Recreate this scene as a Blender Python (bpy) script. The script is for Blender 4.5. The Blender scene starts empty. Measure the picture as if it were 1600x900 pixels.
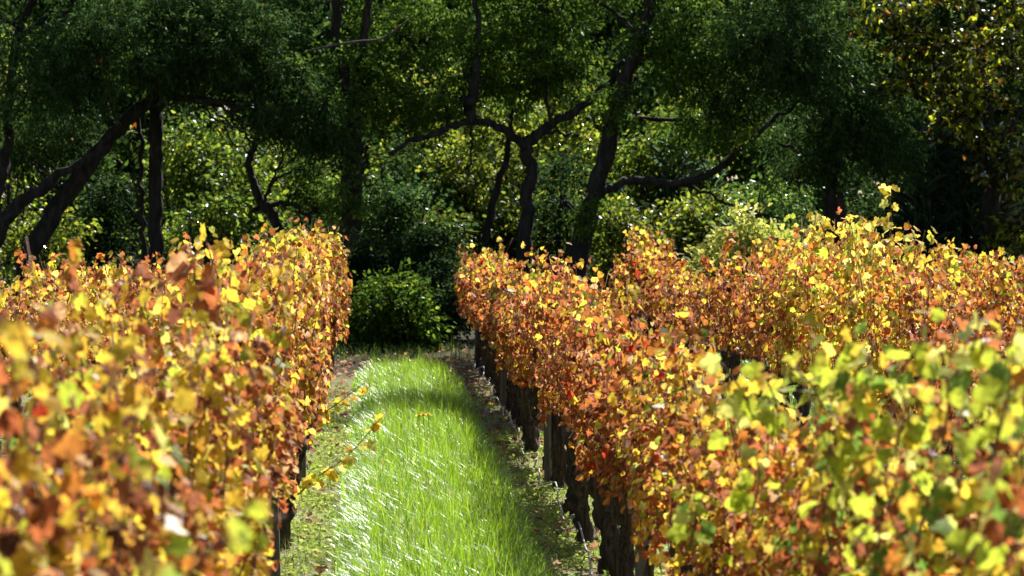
import bpy, math
import numpy as np
from mathutils import Vector, Matrix

# ------------------------------------------------------------------ camera, sky, sun, exposure
SC = bpy.context.scene
COL = SC.collection
FPX = 4500.0                       # focal length in photo pixels (1600 wide)
HCAM = 2.57                        # the photographer stands a little above the vines
VX, VY = 587.0, 310.0              # vanishing point of the rows
cam = bpy.data.cameras.new('camera')
cam.sensor_width = 36.0
cam.lens = FPX / 1600.0 * 36.0
cam.clip_start = 0.1
cam.clip_end = 2000.0
cam.dof.use_dof = True
cam.dof.focus_distance = 24.0
cam.dof.aperture_fstop = 5.4
camo = bpy.data.objects.new('camera', cam)
COL.objects.link(camo)
camo.location = (0, 0, HCAM)
yaw = math.atan((800 - VX) / FPX)
pitch = math.atan((450 - VY) / FPX)
camo.rotation_euler = (math.pi / 2 - pitch, 0, -yaw)
SC.camera = camo

SUN_EL = math.radians(47)
SUN_AZ = math.radians(25)          # clockwise from +Y (ahead, to the right)
world = bpy.data.worlds.new('World')
SC.world = world
world.use_nodes = True
wn = world.node_tree
sky = wn.nodes.new('ShaderNodeTexSky')
sky.sky_type = 'NISHITA'
sky.sun_disc = False
sky.sun_elevation = SUN_EL
sky.sun_rotation = SUN_AZ
sky.dust_density = 0.6
bg = wn.nodes['Background']
bg.inputs['Strength'].default_value = 0.05
wn.links.new(sky.outputs[0], bg.inputs['Color'])

sun = bpy.data.lights.new('sun', 'SUN')
sun.energy = 5.0
sun.angle = math.radians(0.53)
sun.color = (1.0, 0.95, 0.86)
suno = bpy.data.objects.new('sun', sun)
COL.objects.link(suno)
SV = Vector((math.sin(SUN_AZ) * math.cos(SUN_EL), math.cos(SUN_AZ) * math.cos(SUN_EL), math.sin(SUN_EL)))
suno.rotation_euler = SV.to_track_quat('Z', 'Y').to_euler()
suno.location = SV * 120

vs = SC.view_settings
vs.view_transform = 'Standard'
vs.look = 'None'
vs.exposure = 1.2
vs.gamma = 1.0
vs.use_curve_mapping = False
cy = SC.cycles
cy.max_bounces = 7
cy.diffuse_bounces = 4
cy.glossy_bounces = 2
cy.transmission_bounces = 4
cy.transparent_max_bounces = 4
cy.use_denoising = True
cy.sample_clamp_indirect = 4.0

R = np.random.default_rng(7)


# ------------------------------------------------------------------ helpers
def at(px, py, d):
    """photo pixel at distance d -> point in the place"""
    return np.array([(px - VX) / FPX * d, d, HCAM - (py - VY) / FPX * d])


def norm(a):
    return a / np.maximum(np.linalg.norm(a, axis=-1, keepdims=True), 1e-9)


def mesh_from(name, V, F, mat, C=None, smooth=False):
    me = bpy.data.meshes.new(name)
    V = np.ascontiguousarray(V, dtype=np.float32)
    F = np.ascontiguousarray(F, dtype=np.int32)
    k = F.shape[1]
    me.vertices.add(len(V))
    me.vertices.foreach_set('co', V.ravel())
    me.loops.add(F.size)
    me.loops.foreach_set('vertex_index', F.ravel())
    me.polygons.add(len(F))
    me.polygons.foreach_set('loop_start', np.arange(0, F.size, k, dtype=np.int32))
    if smooth:
        me.polygons.foreach_set('use_smooth', np.ones(len(F), dtype=bool))
    me.update(calc_edges=True)
    if C is not None:
        at_ = me.attributes.new('col', 'FLOAT_COLOR', 'POINT')
        c4 = np.ones((len(V), 4), dtype=np.float32)
        c4[:, :3] = C
        at_.data.foreach_set('color', c4.ravel())
    if mat:
        me.materials.append(mat)
    return me


def link(name, data, parent=None, loc=None):
    o = bpy.data.objects.new(name, data)
    COL.objects.link(o)
    if parent is not None:
        o.parent = parent
    if loc is not None:
        o.location = loc
    return o


def tag(o, label=None, cat=None, group=None, kind=None):
    if label: o['label'] = label
    if cat: o['category'] = cat
    if group: o['group'] = group
    if kind: o['kind'] = kind
    return o


def thing(name, loc, label, cat, group=None):
    o = link(name, None, None, loc)
    o.empty_display_size = 0.1
    return tag(o, label, cat, group)


def basis(tip, nrm):
    Y = norm(tip)
    X = norm(np.cross(Y, nrm))
    Z = np.cross(X, Y)
    return X, Y, Z


def scatter(tv, tf, pos, tip, nrm, size, col, warp=None, blotch=None):
    """n copies of a leaf template as one vertex / face / colour array"""
    n, k = len(pos), len(tv)
    X, Y, Z = basis(tip, nrm)
    size = np.broadcast_to(np.asarray(size, dtype=float), (n,))[:, None, None]
    T = np.broadcast_to(tv[None], (n, k, 3)).copy()
    if warp is not None:
        T[:, :, 2] *= warp[:, None]
    V = (T[:, :, 0:1] * X[:, None] + T[:, :, 1:2] * Y[:, None] + T[:, :, 2:3] * Z[:, None]) * size + pos[:, None]
    F = (tf[None] + (np.arange(n) * k)[:, None, None]).reshape(-1, 3)
    C = np.repeat(col[:, None], k, axis=1)
    if blotch is not None:      # brown, dried margins
        e = np.clip(blotch[:, None] * (0.35 + np.abs(np.sin(np.arange(k)[None] * 2.1 + pos[:, :1] * 91 + pos[:, 2:3] * 57))), 0, .85)
        e[:, 0] *= .25
        C = C * (1 - e[:, :, None]) + np.array([0.26, 0.09, 0.025]) * e[:, :, None]
    C = C.reshape(-1, 3)
    return V.reshape(-1, 3), F, C


def join(parts):
    V, F, C, off = [], [], [], 0
    for v, f, c in parts:
        V.append(v); F.append(f + off); C.append(c); off += len(v)
    return np.concatenate(V), np.concatenate(F), np.concatenate(C)


def catmull(P, per=6):
    P = np.asarray(P, dtype=float)
    if len(P) < 3:
        t = np.linspace(0, 1, per + 1)[:, None]
        return P[0] * (1 - t) + P[-1] * t
    Q = np.vstack([2 * P[0] - P[1], P, 2 * P[-1] - P[-2]])
    out = []
    for i in range(1, len(Q) - 2):
        for s in range(per):
            t = s / per
            a, b, c, d = Q[i - 1], Q[i], Q[i + 1], Q[i + 2]
            out.append(0.5 * (2 * b + (c - a) * t + (2 * a - 5 * b + 4 * c - d) * t * t + (3 * b - a - 3 * c + d) * t ** 3))
    out.append(Q[-2])
    return np.array(out)


def tube(P, r, sides=8, rough=0.0, per=6, rng=R, wob=0.0):
    """tapered, slightly lumpy tube along a smoothed polyline; r = radius list at the control points"""
    P = np.asarray(P, dtype=float)
    C = catmull(P, per)
    n = len(C)
    rr = np.interp(np.linspace(0, len(P) - 1, n), np.arange(len(P)), np.broadcast_to(r, (len(P),)))
    if wob:
        w = rng.normal(0, wob, (n, 3)); w[0] = 0
        C = C + w
    T = norm(np.gradient(C, axis=0))
    ref = np.array([0.3, 0.9, 0.1])
    U = norm(np.cross(T, ref)); W = np.cross(T, U)
    a = np.linspace(0, 2 * np.pi, sides, endpoint=False)
    rad = rr[:, None] * (1 + rng.normal(0, rough, (n, sides)))
    V = C[:, None] + rad[:, :, None] * (np.cos(a)[None, :, None] * U[:, None] + np.sin(a)[None, :, None] * W[:, None])
    V = V.reshape(-1, 3)
    i = np.arange(n - 1)[:, None] * sides
    j = np.arange(sides)[None]
    j2 = (j + 1) % sides
    q = np.stack([i + j, i + j2, i + sides + j2, i + sides + j], -1).reshape(-1, 4)
    F = np.vstack([q[:, [0, 1, 2]], q[:, [0, 2, 3]]])
    tipi = len(V)
    V = np.vstack([V, C[-1:]])
    b = (n - 1) * sides
    F = np.vstack([F, np.stack([b + np.arange(sides), b + (np.arange(sides) + 1) % sides, np.full(sides, tipi)], -1)])
    return V, F, C


def tube_obj(name, P, r, mat, parent, base=None, **kw):
    V, F, C = tube(P, r, **kw)
    if base is not None:
        V = V - np.asarray(base)
    me = mesh_from(name, V, F, mat, smooth=True)
    return link(name, me, parent), C


# ------------------------------------------------------------------ materials (all procedural)
def new_mat(name):
    m = bpy.data.materials.new(name)
    m.use_nodes = True
    m.node_tree.nodes.clear()
    return m, m.node_tree.nodes, m.node_tree.links


def leaf_material(name, trans=0.45, rough=0.4, gloss_ior=1.4, boost=1.25, vary=0.25, scale=30.0, gain=1.0):
    m, N, L = new_mat(name)
    out = N.new('ShaderNodeOutputMaterial')
    a = N.new('ShaderNodeAttribute'); a.attribute_name = 'col'
    oi = N.new('ShaderNodeObjectInfo')
    geo = N.new('ShaderNodeNewGeometry')
    nz = N.new('ShaderNodeTexNoise'); nz.inputs['Scale'].default_value = scale; nz.inputs['Detail'].default_value = 3
    L.new(geo.outputs['Position'], nz.inputs['Vector'])
    mr = N.new('ShaderNodeMapRange')
    mr.inputs[3].default_value = 1 - vary * 1.4; mr.inputs[4].default_value = 1 + vary
    mr.inputs[1].default_value = 0.3; mr.inputs[2].default_value = 0.7
    L.new(nz.outputs['Fac'], mr.inputs[0])
    mo = N.new('ShaderNodeMapRange'); mo.inputs[3].default_value = 0.88; mo.inputs[4].default_value = 1.12
    L.new(oi.outputs['Random'], mo.inputs[0])
    mul = N.new('ShaderNodeMath'); mul.operation = 'MULTIPLY'
    L.new(mr.outputs[0], mul.inputs[0]); L.new(mo.outputs[0], mul.inputs[1])
    vm = N.new('ShaderNodeVectorMath'); vm.operation = 'SCALE'
    L.new(a.outputs['Color'], vm.inputs[0]); L.new(mul.outputs[0], vm.inputs['Scale'])
    vb = N.new('ShaderNodeVectorMath'); vb.operation = 'SCALE'; vb.inputs['Scale'].default_value = boost
    L.new(vm.outputs[0], vb.inputs[0])
    di = N.new('ShaderNodeBsdfDiffuse'); L.new(vm.outputs[0], di.inputs['Color'])
    tr = N.new('ShaderNodeBsdfTranslucent'); L.new(vb.outputs[0], tr.inputs['Color'])
    mx = N.new('ShaderNodeMixShader'); mx.inputs[0].default_value = trans
    L.new(di.outputs[0], mx.inputs[1]); L.new(tr.outputs[0], mx.inputs[2])
    gl = N.new('ShaderNodeBsdfGlossy'); gl.inputs['Roughness'].default_value = rough
    gl.inputs['Color'].default_value = (0.9, 0.95, 1.0, 1)
    fr = N.new('ShaderNodeFresnel'); fr.inputs['IOR'].default_value = gloss_ior
    m2 = N.new('ShaderNodeMixShader')
    gm = N.new('ShaderNodeMath'); gm.operation = 'MULTIPLY'; gm.inputs[1].default_value = gain
    L.new(fr.outputs[0], gm.inputs[0])
    L.new(gm.outputs[0], m2.inputs[0]); L.new(mx.outputs[0], m2.inputs[1]); L.new(gl.outputs[0], m2.inputs[2])
    L.new(m2.outputs[0], out.inputs[0])
    return m


def noise_material(name, cols, scale=6.0, rough=0.9, bump=0.4, stretch=(1, 1, 1), spec=0.3, detail=6.0, dist=0.02):
    m, N, L = new_mat(name)
    out = N.new('ShaderNodeOutputMaterial')
    p = N.new('ShaderNodeBsdfPrincipled')
    p.inputs['Roughness'].default_value = rough
    p.inputs['Specular IOR Level'].default_value = spec
    tc = N.new('ShaderNodeTexCoord')
    mp = N.new('ShaderNodeMapping'); mp.inputs['Scale'].default_value = stretch
    L.new(tc.outputs['Object'], mp.inputs[0])
    nz = N.new('ShaderNodeTexNoise'); nz.inputs['Scale'].default_value = scale; nz.inputs['Detail'].default_value = detail
    L.new(mp.outputs[0], nz.inputs['Vector'])
    cr = N.new('ShaderNodeValToRGB')
    e = cr.color_ramp.elements
    pos = np.linspace(0.3, 0.7, len(cols))
    e[0].position = pos[0]; e[0].color = (*cols[0], 1)
    e[1].position = pos[-1]; e[1].color = (*cols[-1], 1)
    for q, c in zip(pos[1:-1], cols[1:-1]):
        x = e.new(q); x.color = (*c, 1)
    L.new(nz.outputs['Fac'], cr.inputs[0]); L.new(cr.outputs[0], p.inputs['Base Color'])
    if bump:
        b = N.new('ShaderNodeBump'); b.inputs['Strength'].default_value = bump; b.inputs['Distance'].default_value = dist
        L.new(nz.outputs['Fac'], b.inputs['Height']); L.new(b.outputs[0], p.inputs['Normal'])
    L.new(p.outputs[0], out.inputs[0])
    return m


M_VLEAF = leaf_material('vine_leaf', trans=0.55, rough=0.65, gloss_ior=1.35, boost=1.6, vary=0.3, scale=45, gain=.12)
M_TLEAF = leaf_material('tree_leaf', trans=0.45, rough=0.55, gloss_ior=1.04, boost=1.8, vary=0.3, scale=3, gain=.25)
M_SLEAF = leaf_material('shrub_leaf', trans=0.55, rough=0.25, gloss_ior=1.2, boost=2.3, vary=0.3, scale=3, gain=.38)
M_GRASS = leaf_material('grass_blade', trans=0.5, rough=0.45, gloss_ior=1.14, boost=2.0, vary=0.2, scale=2.5, gain=.24)
M_WEED = leaf_material('weed_leaf', trans=0.45, rough=0.6, gloss_ior=1.06, boost=1.3, vary=0.25, scale=5, gain=.4)
M_BARK = noise_material('tree_bark', [(0.010, 0.008, 0.007), (0.022, 0.018, 0.015), (0.05, 0.04, 0.034)], 11, 0.95, 1.0, (1, 1, 0.25), dist=.06)
M_GREYBARK = noise_material('grey_dead_wood', [(0.04, 0.036, 0.033), (0.09, 0.083, 0.077)], 12, 0.9, 0.5, (1, 1, 0.3))
M_VBARK = noise_material('vine_bark', [(0.015, 0.011, 0.008), (0.05, 0.034, 0.025), (0.11, 0.077, 0.058)], 38, 0.95, 1.0, (1, 1, 0.12), dist=0.01)
M_CANE = noise_material('vine_cane', [(0.11, 0.045, 0.025), (0.2, 0.09, 0.05)], 30, 0.6, 0.1)
M_POST = noise_material('weathered_post', [(0.06, 0.052, 0.043), (0.12, 0.105, 0.088), (0.2, 0.175, 0.15)], 18, 0.9, 0.6, (1, 1, 0.08), dist=0.008)
M_HOSE = noise_material('hose_plastic', [(0.25, 0.23, 0.21), (0.42, 0.4, 0.38)], 14, 0.45, 0.1, spec=0.5)
M_STEM = noise_material('plant_stem', [(0.05, 0.05, 0.02), (0.1, 0.1, 0.04)], 20, 0.8, 0.1)
M_PETAL = noise_material('yellow_petal', [(0.8, 0.66, 0.03), (0.88, 0.75, 0.05)], 30, 0.6, 0.0)


def ground_material():
    m, N, L = new_mat('vineyard_ground')
    out = N.new('ShaderNodeOutputMaterial')
    p = N.new('ShaderNodeBsdfPrincipled'); p.inputs['Roughness'].default_value = 0.95
    p.inputs['Specular IOR Level'].default_value = 0.15
    tc = N.new('ShaderNodeTexCoord')
    n1 = N.new('ShaderNodeTexNoise'); n1.inputs['Scale'].default_value = 3.5; n1.inputs['Detail'].default_value = 9
    n2 = N.new('ShaderNodeTexNoise'); n2.inputs['Scale'].default_value = 38; n2.inputs['Detail'].default_value = 6
    n3 = N.new('ShaderNodeTexNoise'); n3.inputs['Scale'].default_value = 1.1; n3.inputs['Detail'].default_value = 4
    for n in (n1, n2, n3): L.new(tc.outputs['Object'], n.inputs['Vector'])
    soil = N.new('ShaderNodeValToRGB')
    e = soil.color_ramp.elements
    e[0].position = 0.3; e[0].color = (0.07, 0.045, 0.03, 1)
    e[1].position = 0.7; e[1].color = (0.34, 0.25, 0.19, 1)
    L.new(n2.outputs['Fac'], soil.inputs[0])
    weed = N.new('ShaderNodeValToRGB')
    e = weed.color_ramp.elements
    e[0].position = 0.35; e[0].color = (0.09, 0.14, 0.03, 1)
    e[1].position = 0.7; e[1].color = (0.3, 0.38, 0.1, 1)
    L.new(n2.outputs['Fac'], weed.inputs[0])
    f = N.new('ShaderNodeMapRange'); f.inputs[1].default_value = 0.42; f.inputs[2].default_value = 0.58
    L.new(n1.outputs['Fac'], f.inputs[0])
    # the vineyard block ends; beyond it lies bare leaf-strewn earth under the trees
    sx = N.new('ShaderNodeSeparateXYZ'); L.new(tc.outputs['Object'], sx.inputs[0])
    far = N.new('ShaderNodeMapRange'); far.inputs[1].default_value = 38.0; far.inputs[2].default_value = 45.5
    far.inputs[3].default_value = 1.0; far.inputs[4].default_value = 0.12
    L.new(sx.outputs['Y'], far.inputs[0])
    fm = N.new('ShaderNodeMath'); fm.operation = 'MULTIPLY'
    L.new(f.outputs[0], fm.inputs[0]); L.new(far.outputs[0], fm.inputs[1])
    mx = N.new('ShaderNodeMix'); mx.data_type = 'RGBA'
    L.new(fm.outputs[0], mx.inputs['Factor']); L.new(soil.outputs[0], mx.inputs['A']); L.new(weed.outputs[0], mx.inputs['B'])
    lm = N.new('ShaderNodeMapRange'); lm.inputs[1].default_value = 39.0; lm.inputs[2].default_value = 43.0  # dark litter tone starts before the rows end, painting shade into the soil
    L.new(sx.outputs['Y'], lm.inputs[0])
    litter_and_shade = N.new('ShaderNodeValToRGB')
    e = litter_and_shade.color_ramp.elements
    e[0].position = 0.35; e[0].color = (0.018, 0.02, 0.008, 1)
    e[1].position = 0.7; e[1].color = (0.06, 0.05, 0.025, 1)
    L.new(n2.outputs['Fac'], litter_and_shade.inputs[0])
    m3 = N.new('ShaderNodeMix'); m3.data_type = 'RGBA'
    L.new(lm.outputs[0], m3.inputs['Factor']); L.new(mx.outputs['Result'], m3.inputs['A']); L.new(litter_and_shade.outputs[0], m3.inputs['B'])
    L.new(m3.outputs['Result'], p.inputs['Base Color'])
    b = N.new('ShaderNodeBump'); b.inputs['Strength'].default_value = 0.8; b.inputs['Distance'].default_value = 0.03
    L.new(n2.outputs['Fac'], b.inputs['Height']); L.new(b.outputs[0], p.inputs['Normal'])
    L.new(p.outputs[0], out.inputs[0])
    return m


# ------------------------------------------------------------------ the ground
def ground_z(x, y):
    x = np.asarray(x, dtype=float); y = np.asarray(y, dtype=float)
    z = 0.018 * np.sin(x * 3.1 + y * 0.7) + 0.014 * np.sin(y * 1.9 - x * 1.3)
    mid = (((x - 0.425) / 2.35 + 0.5) % 1.0 - 0.5) * 2.35           # distance from the middle of the aisle
    z = z + 0.07 * np.exp(-(mid / 0.55) ** 2) * ((y < 44) & (x > -8) & (x < 11))
    bank = np.clip((y - 52) / 40.0, 0, 1)
    return z + 2.6 * bank * bank * (3 - 2 * bank)


gx = np.unique(np.concatenate([np.linspace(-600, -12, 22), np.linspace(-12, 16, 150), np.linspace(16, 600, 22)]))
gy = np.unique(np.concatenate([np.linspace(-300, -2, 12), np.linspace(-2, 52, 190), np.linspace(52, 100, 40), np.linspace(100, 900, 22)]))
GX, GY = np.meshgrid(gx, gy)
GV = np.stack([GX, GY, ground_z(GX, GY)], -1).reshape(-1, 3)
ni, nj = len(gy), len(gx)
ii = (np.arange(ni - 1)[:, None] * nj + np.arange(nj - 1)[None]).ravel()
GF = np.stack([ii, ii + 1, ii + nj + 1, ii + nj], -1)
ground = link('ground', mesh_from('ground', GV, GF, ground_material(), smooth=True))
tag(ground, 'vineyard earth with weeds and soil under the vine rows', 'ground', kind='structure')

# ------------------------------------------------------------------ leaf templates
half = [(0.20, -0.13), (0.47, 0.0), (0.40, 0.20), (0.57, 0.46), (0.36, 0.55), (0.24, 0.80)]
ol = [(0, 0.06)] + half + [(0, 1.0)] + [(-x, y) for x, y in reversed(half)]


def grape_leaf(ol, fold, curl, wave, rng):
    o = np.array(ol)
    V = np.zeros((len(o) + 1, 3))
    V[1:, :2] = o
    V[0, :2] = (0, 0.36)
    r = np.hypot(V[:, 0], V[:, 1] - 0.36)
    V[:, 2] = fold * np.abs(V[:, 0]) + curl * (V[:, 1] - 0.36) ** 2 + wave * rng.normal(0, 1, len(V)) * r
    n = len(o)
    F = np.array([(0, 1 + i, 1 + (i + 1) % n) for i in range(n)])
    V[:, 1] -= 0.02
    return V, F


lr = np.random.default_rng(3)
LEAF_HI = [grape_leaf(ol, 0.15, -0.25, 0.10, lr), grape_leaf(ol, -0.25, -0.35, 0.14, lr),
           grape_leaf(ol, 0.55, 0.5, 0.22, lr), grape_leaf(ol, -0.6, -0.7, 0.25, lr), grape_leaf(ol, 0.1, 0.1, 0.08, lr)]
ol_lo = [(0, 0.02), (0.30, -0.10), (0.52, 0.30), (0.34, 0.68), (0, 1.0), (-0.34, 0.68), (-0.52, 0.30), (-0.30, -0.10)]
LEAF_LO = [grape_leaf(ol_lo, 0.2, -0.3, 0.12, lr), grape_leaf(ol_lo, -0.3, -0.3, 0.15, lr), grape_leaf(ol_lo, 0.6, 0.5, 0.2, lr)]
ol_far = [(0, 0), (0.48, 0.1), (0.42, 0.6), (0, 1.0), (-0.42, 0.6), (-0.48, 0.1)]
LEAF_FAR = [grape_leaf(ol_far, 0.25, -0.3, 0.12, lr), grape_leaf(ol_far, -0.35, -0.3, 0.16, lr), grape_leaf(ol_far, 0.6, 0.5, 0.2, lr)]
DIAMOND = (np.array([(0, 0, 0), (0.25, 0.42, 0.07), (0, 1, -0.06), (-0.25, 0.42, 0.07)]), np.array([(0, 1, 2), (0, 2, 3)]))
NARROW = (np.array([(0, 0, 0), (0.15, 0.42, 0.05), (0, 1, -0.12), (-0.15, 0.42, 0.05)]), np.array([(0, 1, 2), (0, 2, 3)]))
OVAL = (np.array([(0, 0, 0), (0.27, 0.28, 0.06), (0.24, 0.65, 0.05), (0, 1, -0.05), (-0.24, 0.65, 0.05), (-0.27, 0.28, 0.06)]),
        np.array([(0, 1, 2), (0, 2, 3), (0, 3, 4), (0, 4, 5)]))

# real leaf colours of autumn vines (linear)
PAL = {
    'yellow': (0.62, 0.46, 0.045), 'bright': (0.68, 0.55, 0.10), 'gold': (0.57, 0.35, 0.04), 'orange': (0.45, 0.17, 0.03),
    'rust': (0.36, 0.108, 0.038), 'brown': (0.25, 0.093, 0.05), 'tan': (0.47, 0.28, 0.14), 'red': (0.42, 0.045, 0.02),
    'lime': (0.36, 0.43, 0.04), 'green': (0.15, 0.25, 0.04), 'pale': (0.55, 0.55, 0.14), 'dark': (0.09, 0.035, 0.02),
}
PN = list(PAL)
PC = np.array([PAL[k] for k in PN])
MIX = {  # shares of each leaf colour
    'lemon':  dict(yellow=3, bright=3, lime=3, pale=3, gold=1),
    'fresh':  dict(lime=7, pale=1.5, green=2, yellow=1.5),
    'gold':   dict(yellow=7, bright=4, gold=4, orange=3, rust=4.5, brown=3.5, tan=3, lime=.8, dark=.6),
    'rust':   dict(yellow=2, bright=1, gold=2.5, orange=4, rust=6, brown=4, tan=2, red=.8, lime=.2, dark=.6),
    'red':    dict(yellow=1.2, gold=2, orange=4.5, rust=5.5, brown=3, tan=1.5, red=2.2, lime=.3, dark=.4),
    'lime':   dict(yellow=3, bright=1.5, gold=.6, lime=5, pale=1, green=3.5, orange=1.5, rust=4, brown=3.5),
    'mixed':  dict(yellow=5.5, bright=2.5, gold=3, orange=3.5, rust=5, brown=4, tan=2, lime=1.8, green=.5, dark=.6),
    'yellow': dict(yellow=5, bright=4, gold=2.5, lime=3, pale=1.5, orange=1.5, rust=2, brown=1.2),
    'brown':  dict(yellow=.7, gold=1.2, orange=2.5, rust=5.5, brown=5, tan=2.5, dark=1.2),
}


def pick(mix, n, rng):
    w = np.array([MIX[mix].get(k, 0) for k in PN], dtype=float)
    return rng.choice(len(PN), n, p=w / w.sum())


LIB = {}


def leaf_mesh(shape, ci):
    key = (shape, ci)
    if key not in LIB:
        v, f = LEAF_HI[shape]
        e = np.abs(np.sin(np.arange(len(v)) * (1.3 + shape * .4) + ci))[:, None] ** 2 * (.15 + .13 * shape)
        e[0] *= .2
        LIB[key] = mesh_from('leaf', v, f, M_VLEAF, PC[ci][None] * (1 - e) + np.array([0.26, 0.09, 0.025]) * e, smooth=False)
    return LIB[key]


def leaf_part(parent, p, tip, nrm, size, ci, shape):
    X, Y, Z = basis(tip[None], nrm[None])
    m = Matrix.Identity(4)
    for r in range(3):
        m[r][0] = X[0, r] * size; m[r][1] = Y[0, r] * size; m[r][2] = Z[0, r] * size; m[r][3] = p[r]
    o = bpy.data.objects.new('leaf', leaf_mesh(int(shape), int(ci)))
    COL.objects.link(o)
    o.parent = parent
    o.matrix_basis = m
    return o


# ------------------------------------------------------------------ grapevines
TRUNKS = []
for k in range(6):
    rg = np.random.default_rng(40 + k)
    lean = rg.normal(0, 0.09, 2)
    P = [(0, 0, -0.05), (lean[0] * .3 + rg.normal(0, .02), lean[1] * .3, 0.22), (lean[0] * .8, lean[1] * .6 + rg.normal(0, .02), 0.5), (lean[0], lean[1], 0.80)]
    V, F, C = tube(P, [0.075, 0.05, 0.046, 0.062], sides=11, rough=0.2, per=7, rng=rg, wob=0.013)
    parts = [mesh_from('trunk', V, F, M_VBARK, smooth=True)]
    for s in (-1, 1):
        P2 = [C[-1] - np.array([0, 0, .03]), C[-1] + np.array([rg.normal(0, .02), s * 0.22, .05]), (rg.normal(0, .03), s * 0.5, .86), (rg.normal(0, .03), s * 0.78, .84 + rg.normal(0, .02))]
        V, F, _ = tube(P2, [0.05, 0.038, 0.032, 0.022], sides=8, rough=0.15, per=5, rng=rg, wob=0.005)
        parts.append(mesh_from('arm', V, F, M_VBARK, smooth=True))
    TRUNKS.append(parts)


def make_vine(x, d, H, mix, label, group, ncane=17, nleaf=26, half_w=0.25, seed=0, hi=False, nparts=40, size=0.1, zb=0.90, face=1, half_stem=False):
    rg = np.random.default_rng(seed)
    z0 = float(ground_z(x, d))
    root = thing('grapevine', (x, d, z0), label, 'grapevine', group)
    tr = TRUNKS[seed % len(TRUNKS)]
    for nm, me in zip(('trunk', 'arm', 'arm'), tr):
        link(nm, me, root)
    if half_stem:
        o = link('trunk', TRUNKS[(seed * 5 + 2) % len(TRUNKS)][0], root, (rg.normal(0, .03), rg.choice([-1, 1]) * rg.uniform(.45, .75), 0))
        o.scale = (.8, .8, 1.03); o.rotation_euler = (0, 0, rg.uniform(0, 6.28))
    pos, out, cparts = [], [], []
    for c in range(ncane):
        y0 = rg.uniform(-0.75, 0.75)
        topz = H * rg.uniform(0.80, 1.03) - (0.10 if rg.random() < .4 else 0)
        if rg.random() < 0.10: topz += rg.uniform(0.06, 0.20)
        sx = rg.normal(0, half_w * 0.62)
        flop = rg.random() < 0.35
        A = np.array([rg.normal(0, .05), y0, zb - 0.02])
        B = A + np.array([sx * 0.7, rg.normal(0, .1), (topz - zb) * 0.5])
        D = np.array([sx * 1.25, y0 + rg.normal(0, .2), topz])
        if flop:
            s = np.sign(sx) if abs(sx) > .02 else 1
            B = A + np.array([s * 0.25, rg.normal(0, .12), (topz - zb) * 0.62])
            D = A + np.array([s * (half_w + rg.uniform(-.05, .12)), rg.normal(0, .25), rg.uniform(-.05, 0.6) * (topz - zb)])
        V, F, C = tube([A, B, D], [0.006, 0.005, 0.0025], sides=3, per=4, rng=rg)
        cparts.append((V, F, np.zeros((len(V), 3))))
        t = rg.uniform(0.05, 1.0, nleaf) ** 0.85
        ci = t * (len(C) - 1)
        i0 = np.clip(ci.astype(int), 0, len(C) - 2)
        p = C[i0] + (C[i0 + 1] - C[i0]) * (ci - i0)[:, None]
        sd = norm(rg.normal(0, 1, (nleaf, 3)) * np.array([1.2, 1, .6]))
        p = p + sd * rg.uniform(0.03, 0.15, nleaf)[:, None]
        pos.append(p); out.append(sd)
    pos = np.concatenate(pos); out = np.concatenate(out)
    n = len(pos)
    pos[:, 0] = np.clip(pos[:, 0], -half_w - .07, half_w + .07)
    pos[:, 2] = np.maximum(pos[:, 2], zb - 0.06 + rg.uniform(-.08, .12, n))
    V, F, C = join(cparts)
    o = link('canes', mesh_from('canes', V, F, M_CANE, smooth=True), root); o['kind'] = 'stuff'
    side = np.stack([np.sign(pos[:, 0]) * 0.55, np.full(n, -0.25), np.full(n, 0.45)], -1)
    nrm = norm(side + 0.4 * out + rg.normal(0, 0.55, (n, 3)))
    tip = norm(np.stack([rg.normal(0, .5, n), rg.normal(0, .5, n), np.full(n, -0.75)], -1) + 0.4 * out)
    cidx = pick(mix, n, rg)
    turn = {'gold': ('yellow', 'brown'), 'mixed': ('yellow', 'rust'), 'rust': ('gold', 'brown'), 'red': ('red', 'brown'), 'lime': ('fresh', 'rust'), 'yellow': ('lemon', 'rust'), 'brown': ('rust', 'brown')}[mix]
    for c in range(ncane):      # each cane has turned at its own pace
        q = rg.random()
        if q < .56:
            k = slice(c * nleaf, (c + 1) * nleaf)
            alt = pick(turn[0] if q < .2 else turn[1], nleaf, rg)
            cidx[k] = np.where(rg.random(nleaf) < .7, alt, cidx[k])
    # tops and outsides keep the yellow leaves, the lower inside is drier
    low = (pos[:, 2] - zb) / max(H - zb, .3)
    sw = (rg.random(n) < 0.30 * (1 - low))
    cidx[sw] = pick('brown' if mix not in ('lime', 'yellow') else 'mixed', int(sw.sum()), rg)
    top = (low > .82) & (rg.random(n) < .35)
    if mix != 'brown':
        cidx[top] = pick({'lime': 'fresh', 'yellow': 'lemon'}.get(mix, 'yellow'), int(top.sum()), rg)
    dry = np.isin(cidx, [PN.index(k) for k in ('rust', 'brown', 'tan', 'dark')])
    sz = size * rg.uniform(0.62, 1.22, n) * np.where(dry, 0.86, 1.0)
    col = PC[cidx] * rg.uniform(0.78, 1.2, (n, 1)) * rg.uniform(0.92, 1.08, (n, 3))
    # the leaves that show singly are parts, the rest stay one mass
    score = -pos[:, 1] * 0.25 + (-pos[:, 0] * face) * 1.0 + pos[:, 2] * 0.7 + rg.normal(0, .3, n)
    order = np.argsort(-score)
    sel = np.zeros(n, bool); sel[order[:nparts]] = True
    lib = LEAF_HI if hi else (LEAF_LO if d < 18 else LEAF_FAR)
    shp = np.where(dry, rg.choice([1, 2, 3], n), rg.choice([0, 1, 4], n))
    shp_lo = shp if hi else np.where(dry, 2, rg.integers(0, 2, n))
    parts = []
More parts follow.
